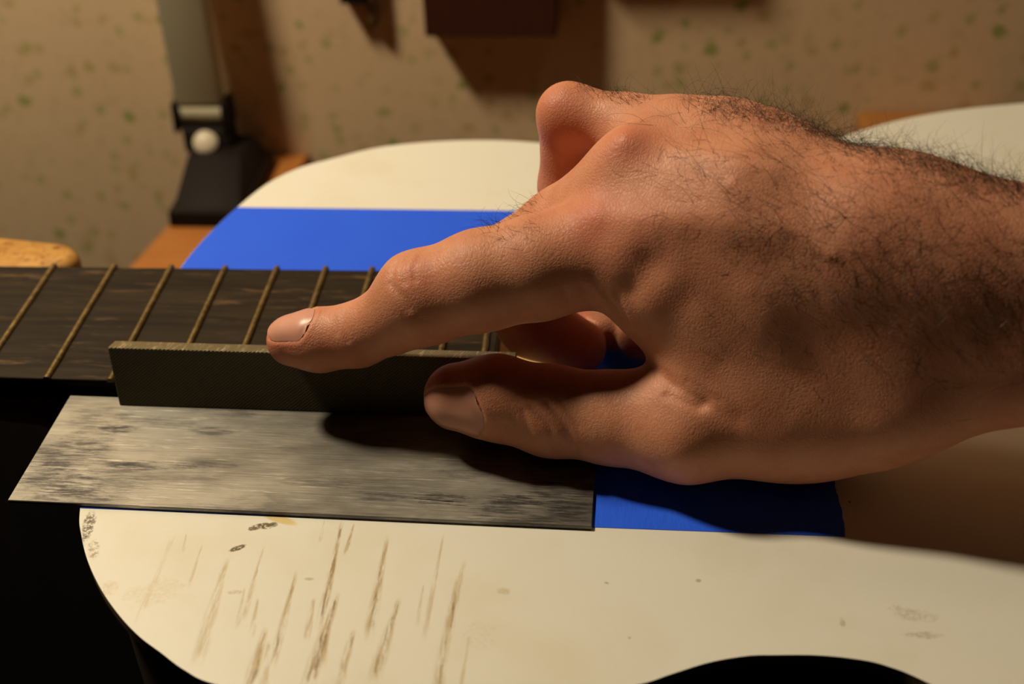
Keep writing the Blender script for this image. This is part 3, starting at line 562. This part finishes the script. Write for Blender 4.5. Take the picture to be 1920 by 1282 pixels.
# hair
def hairs(name, regions):
    V, F = [], []
    for (idx_fn, count, length, flow, lift, curl, rad) in regions:
        wgt = idx_fn(HV, HN); wgt = np.clip(wgt,0,None)
        if wgt.sum() <= 0: continue
        pick = RNG.choice(len(HV), count, p=wgt/wgt.sum())
        for i in pick:
            p = HV2[i]+RNG.normal(0,.25,3)*.3; n = HN[i]
            f = np.array(flow)+RNG.normal(0,.42,3); f = f-n*(f@n); f /= np.linalg.norm(f)+1e-9
            L = length*RNG.uniform(.45,1.25); K = 6; s = L/K; d = f*(1-lift)+n*lift*RNG.uniform(.5,1.5); d /= np.linalg.norm(d)
            bend = RNG.normal(0,1,3)*curl; bend -= n*curl*.55; r0 = rad*RNG.uniform(.7,1.2); pts = [p-n*.3]
            for k in range(K):
                pts.append(pts[-1]+d*s); d = d+bend/K; d /= np.linalg.norm(d)
            b0 = len(V)
            for k,pp in enumerate(pts):
                t = pts[min(k+1,K)]-pts[max(k-1,0)]; t /= np.linalg.norm(t)+1e-9
                a = np.cross(t,[.3,.5,.81]); a /= np.linalg.norm(a)+1e-9; b = np.cross(t,a); r = r0*(1-.75*k/K)
                for q_ in range(3):
                    an = q_*2.0944; V.append(pp+(a*math.cos(an)+b*math.sin(an))*r)
            for k in range(K):
                for q_ in range(3):
                    q2 = (q_+1)%3; F.append((b0+k*3+q_, b0+k*3+q2, b0+k*3+3+q2, b0+k*3+3+q_))
    me = bpy.data.meshes.new(name); me.from_pydata((np.array(V)*MM).tolist(), [], F); me.update(); me.shade_smooth()
    return tag(link(name, me, M_hair, person), kind='stuff')
ss = lambda x,a,b: np.clip((x-a)/(b-a),0,1)**2*(3-2*np.clip((x-a)/(b-a),0,1))
def near(V, P, r): return np.exp(-(seg_dist(V,P)/r)**2)

RIDGE = [[167.7,-15.3,86.7],[171.9,-18.3,87.1],[176.0,-20.8,87.4],[180.2,-22.3,87.2],[184.4,-23.3,86.8],[188.3,-24.3,86.1],[192.2,-25.3,85.3],[195.9,-27.0,84.9],[199.6,-28.8,84.6],[203.0,-32.0,85.0],[205.9,-37.1,86.3],[208.9,-41.0,87.0],[212.4,-42.4,86.5],[215.6,-45.2,86.7],[219.1,-46.3,86.1],[223.3,-46.5,85.0],[227.2,-47.3,84.3],[231.4,-47.4,83.2],[235.3,-48.3,82.6],[238.9,-50.1,82.4]]
DORS = [[151.6,-34.5,77.8],[155.9,-36.7,78.6],[160.1,-39.1,79.4],[164.3,-41.4,80.2],[168.4,-43.7,81.0],[172.4,-45.5,81.6],[176.5,-46.7,81.8],[180.6,-48.0,81.2],[184.7,-49.2,80.5],[188.7,-50.6,79.9],[192.6,-52.6,79.6],[196.4,-54.9,79.6],[200.1,-57.2,79.6],[203.6,-58.3,79.5],[207.0,-59.3,79.5],[210.5,-60.0,79.2],[214.0,-60.7,79.0],[217.5,-61.3,78.7],[221.0,-61.7,78.4],[224.5,-62.2,78.0],[228.0,-62.6,77.6],[231.5,-63.0,77.2],[235.1,-63.4,76.7]]
SIDE = [[170.8,-55.3,66.3],[174.6,-56.7,66.5],[178.4,-58.0,66.6],[182.2,-59.2,66.7],[186.0,-60.3,66.8],[189.7,-61.4,66.8],[193.3,-62.7,67.0],[197.0,-64.1,67.2],[200.6,-65.3,67.3],[204.1,-66.2,66.8],[207.7,-67.0,66.2],[211.2,-68.0,65.8],[214.7,-68.9,65.3],[218.2,-69.7,64.7],[221.7,-70.5,64.2],[225.2,-71.2,63.6],[228.7,-71.9,63.0],[232.2,-72.5,62.3],[235.8,-73.0,61.5]]
MIDF = [[114.1,-36.9,62.6],[117.8,-16.3,54.6],[123.9,-19.3,60.5]]
INDF = [[115.7,-40.5,61.6],[121.2,-41.2,63.7],[126.6,-40.2,64.8]]
RNGF = [[138.1,3.9,82.1],[142.7,2.1,82.1],[147.2,-0.2,82.4],[151.6,-4.9,83.8]]
tk = lambda V: V[:,0]
hairs('arm_hair', [
 (lambda V,N: near(V,RIDGE,5.5)*ss(V[:,0],150,190)*(N[:,2]>-.2), 1500, 11, (-.1,.6,.1), .30, 2.0, .042),
 (lambda V,N: near(V,DORS,18)*ss(V[:,0],140,185)*(N[:,2]>-.2), 480, 15, (-.65,.50,.25), .20, 1.3, .043),
 (lambda V,N: near(V,SIDE,17)*ss(V[:,0],165,205)*(N[:,1]<.3), 420, 15, (-.6,.35,.45), .20, 1.3, .043),
 (lambda V,N: near(V,MIDF,2.2)*(N[:,2]>.1), 70, 6.5, (-.9,.3,.3), .6, 1.3, .045),
 (lambda V,N: near(V,INDF,3.5)*(N[:,2]>.1), 60, 6.0, (-.9,.2,.1), .25, 1.0, .035),
 (lambda V,N: near(V,RNGF,2.5)*(N[:,2]>.1), 110, 6.0, (-.6,.5,.4), .5, 1.8, .045),
])
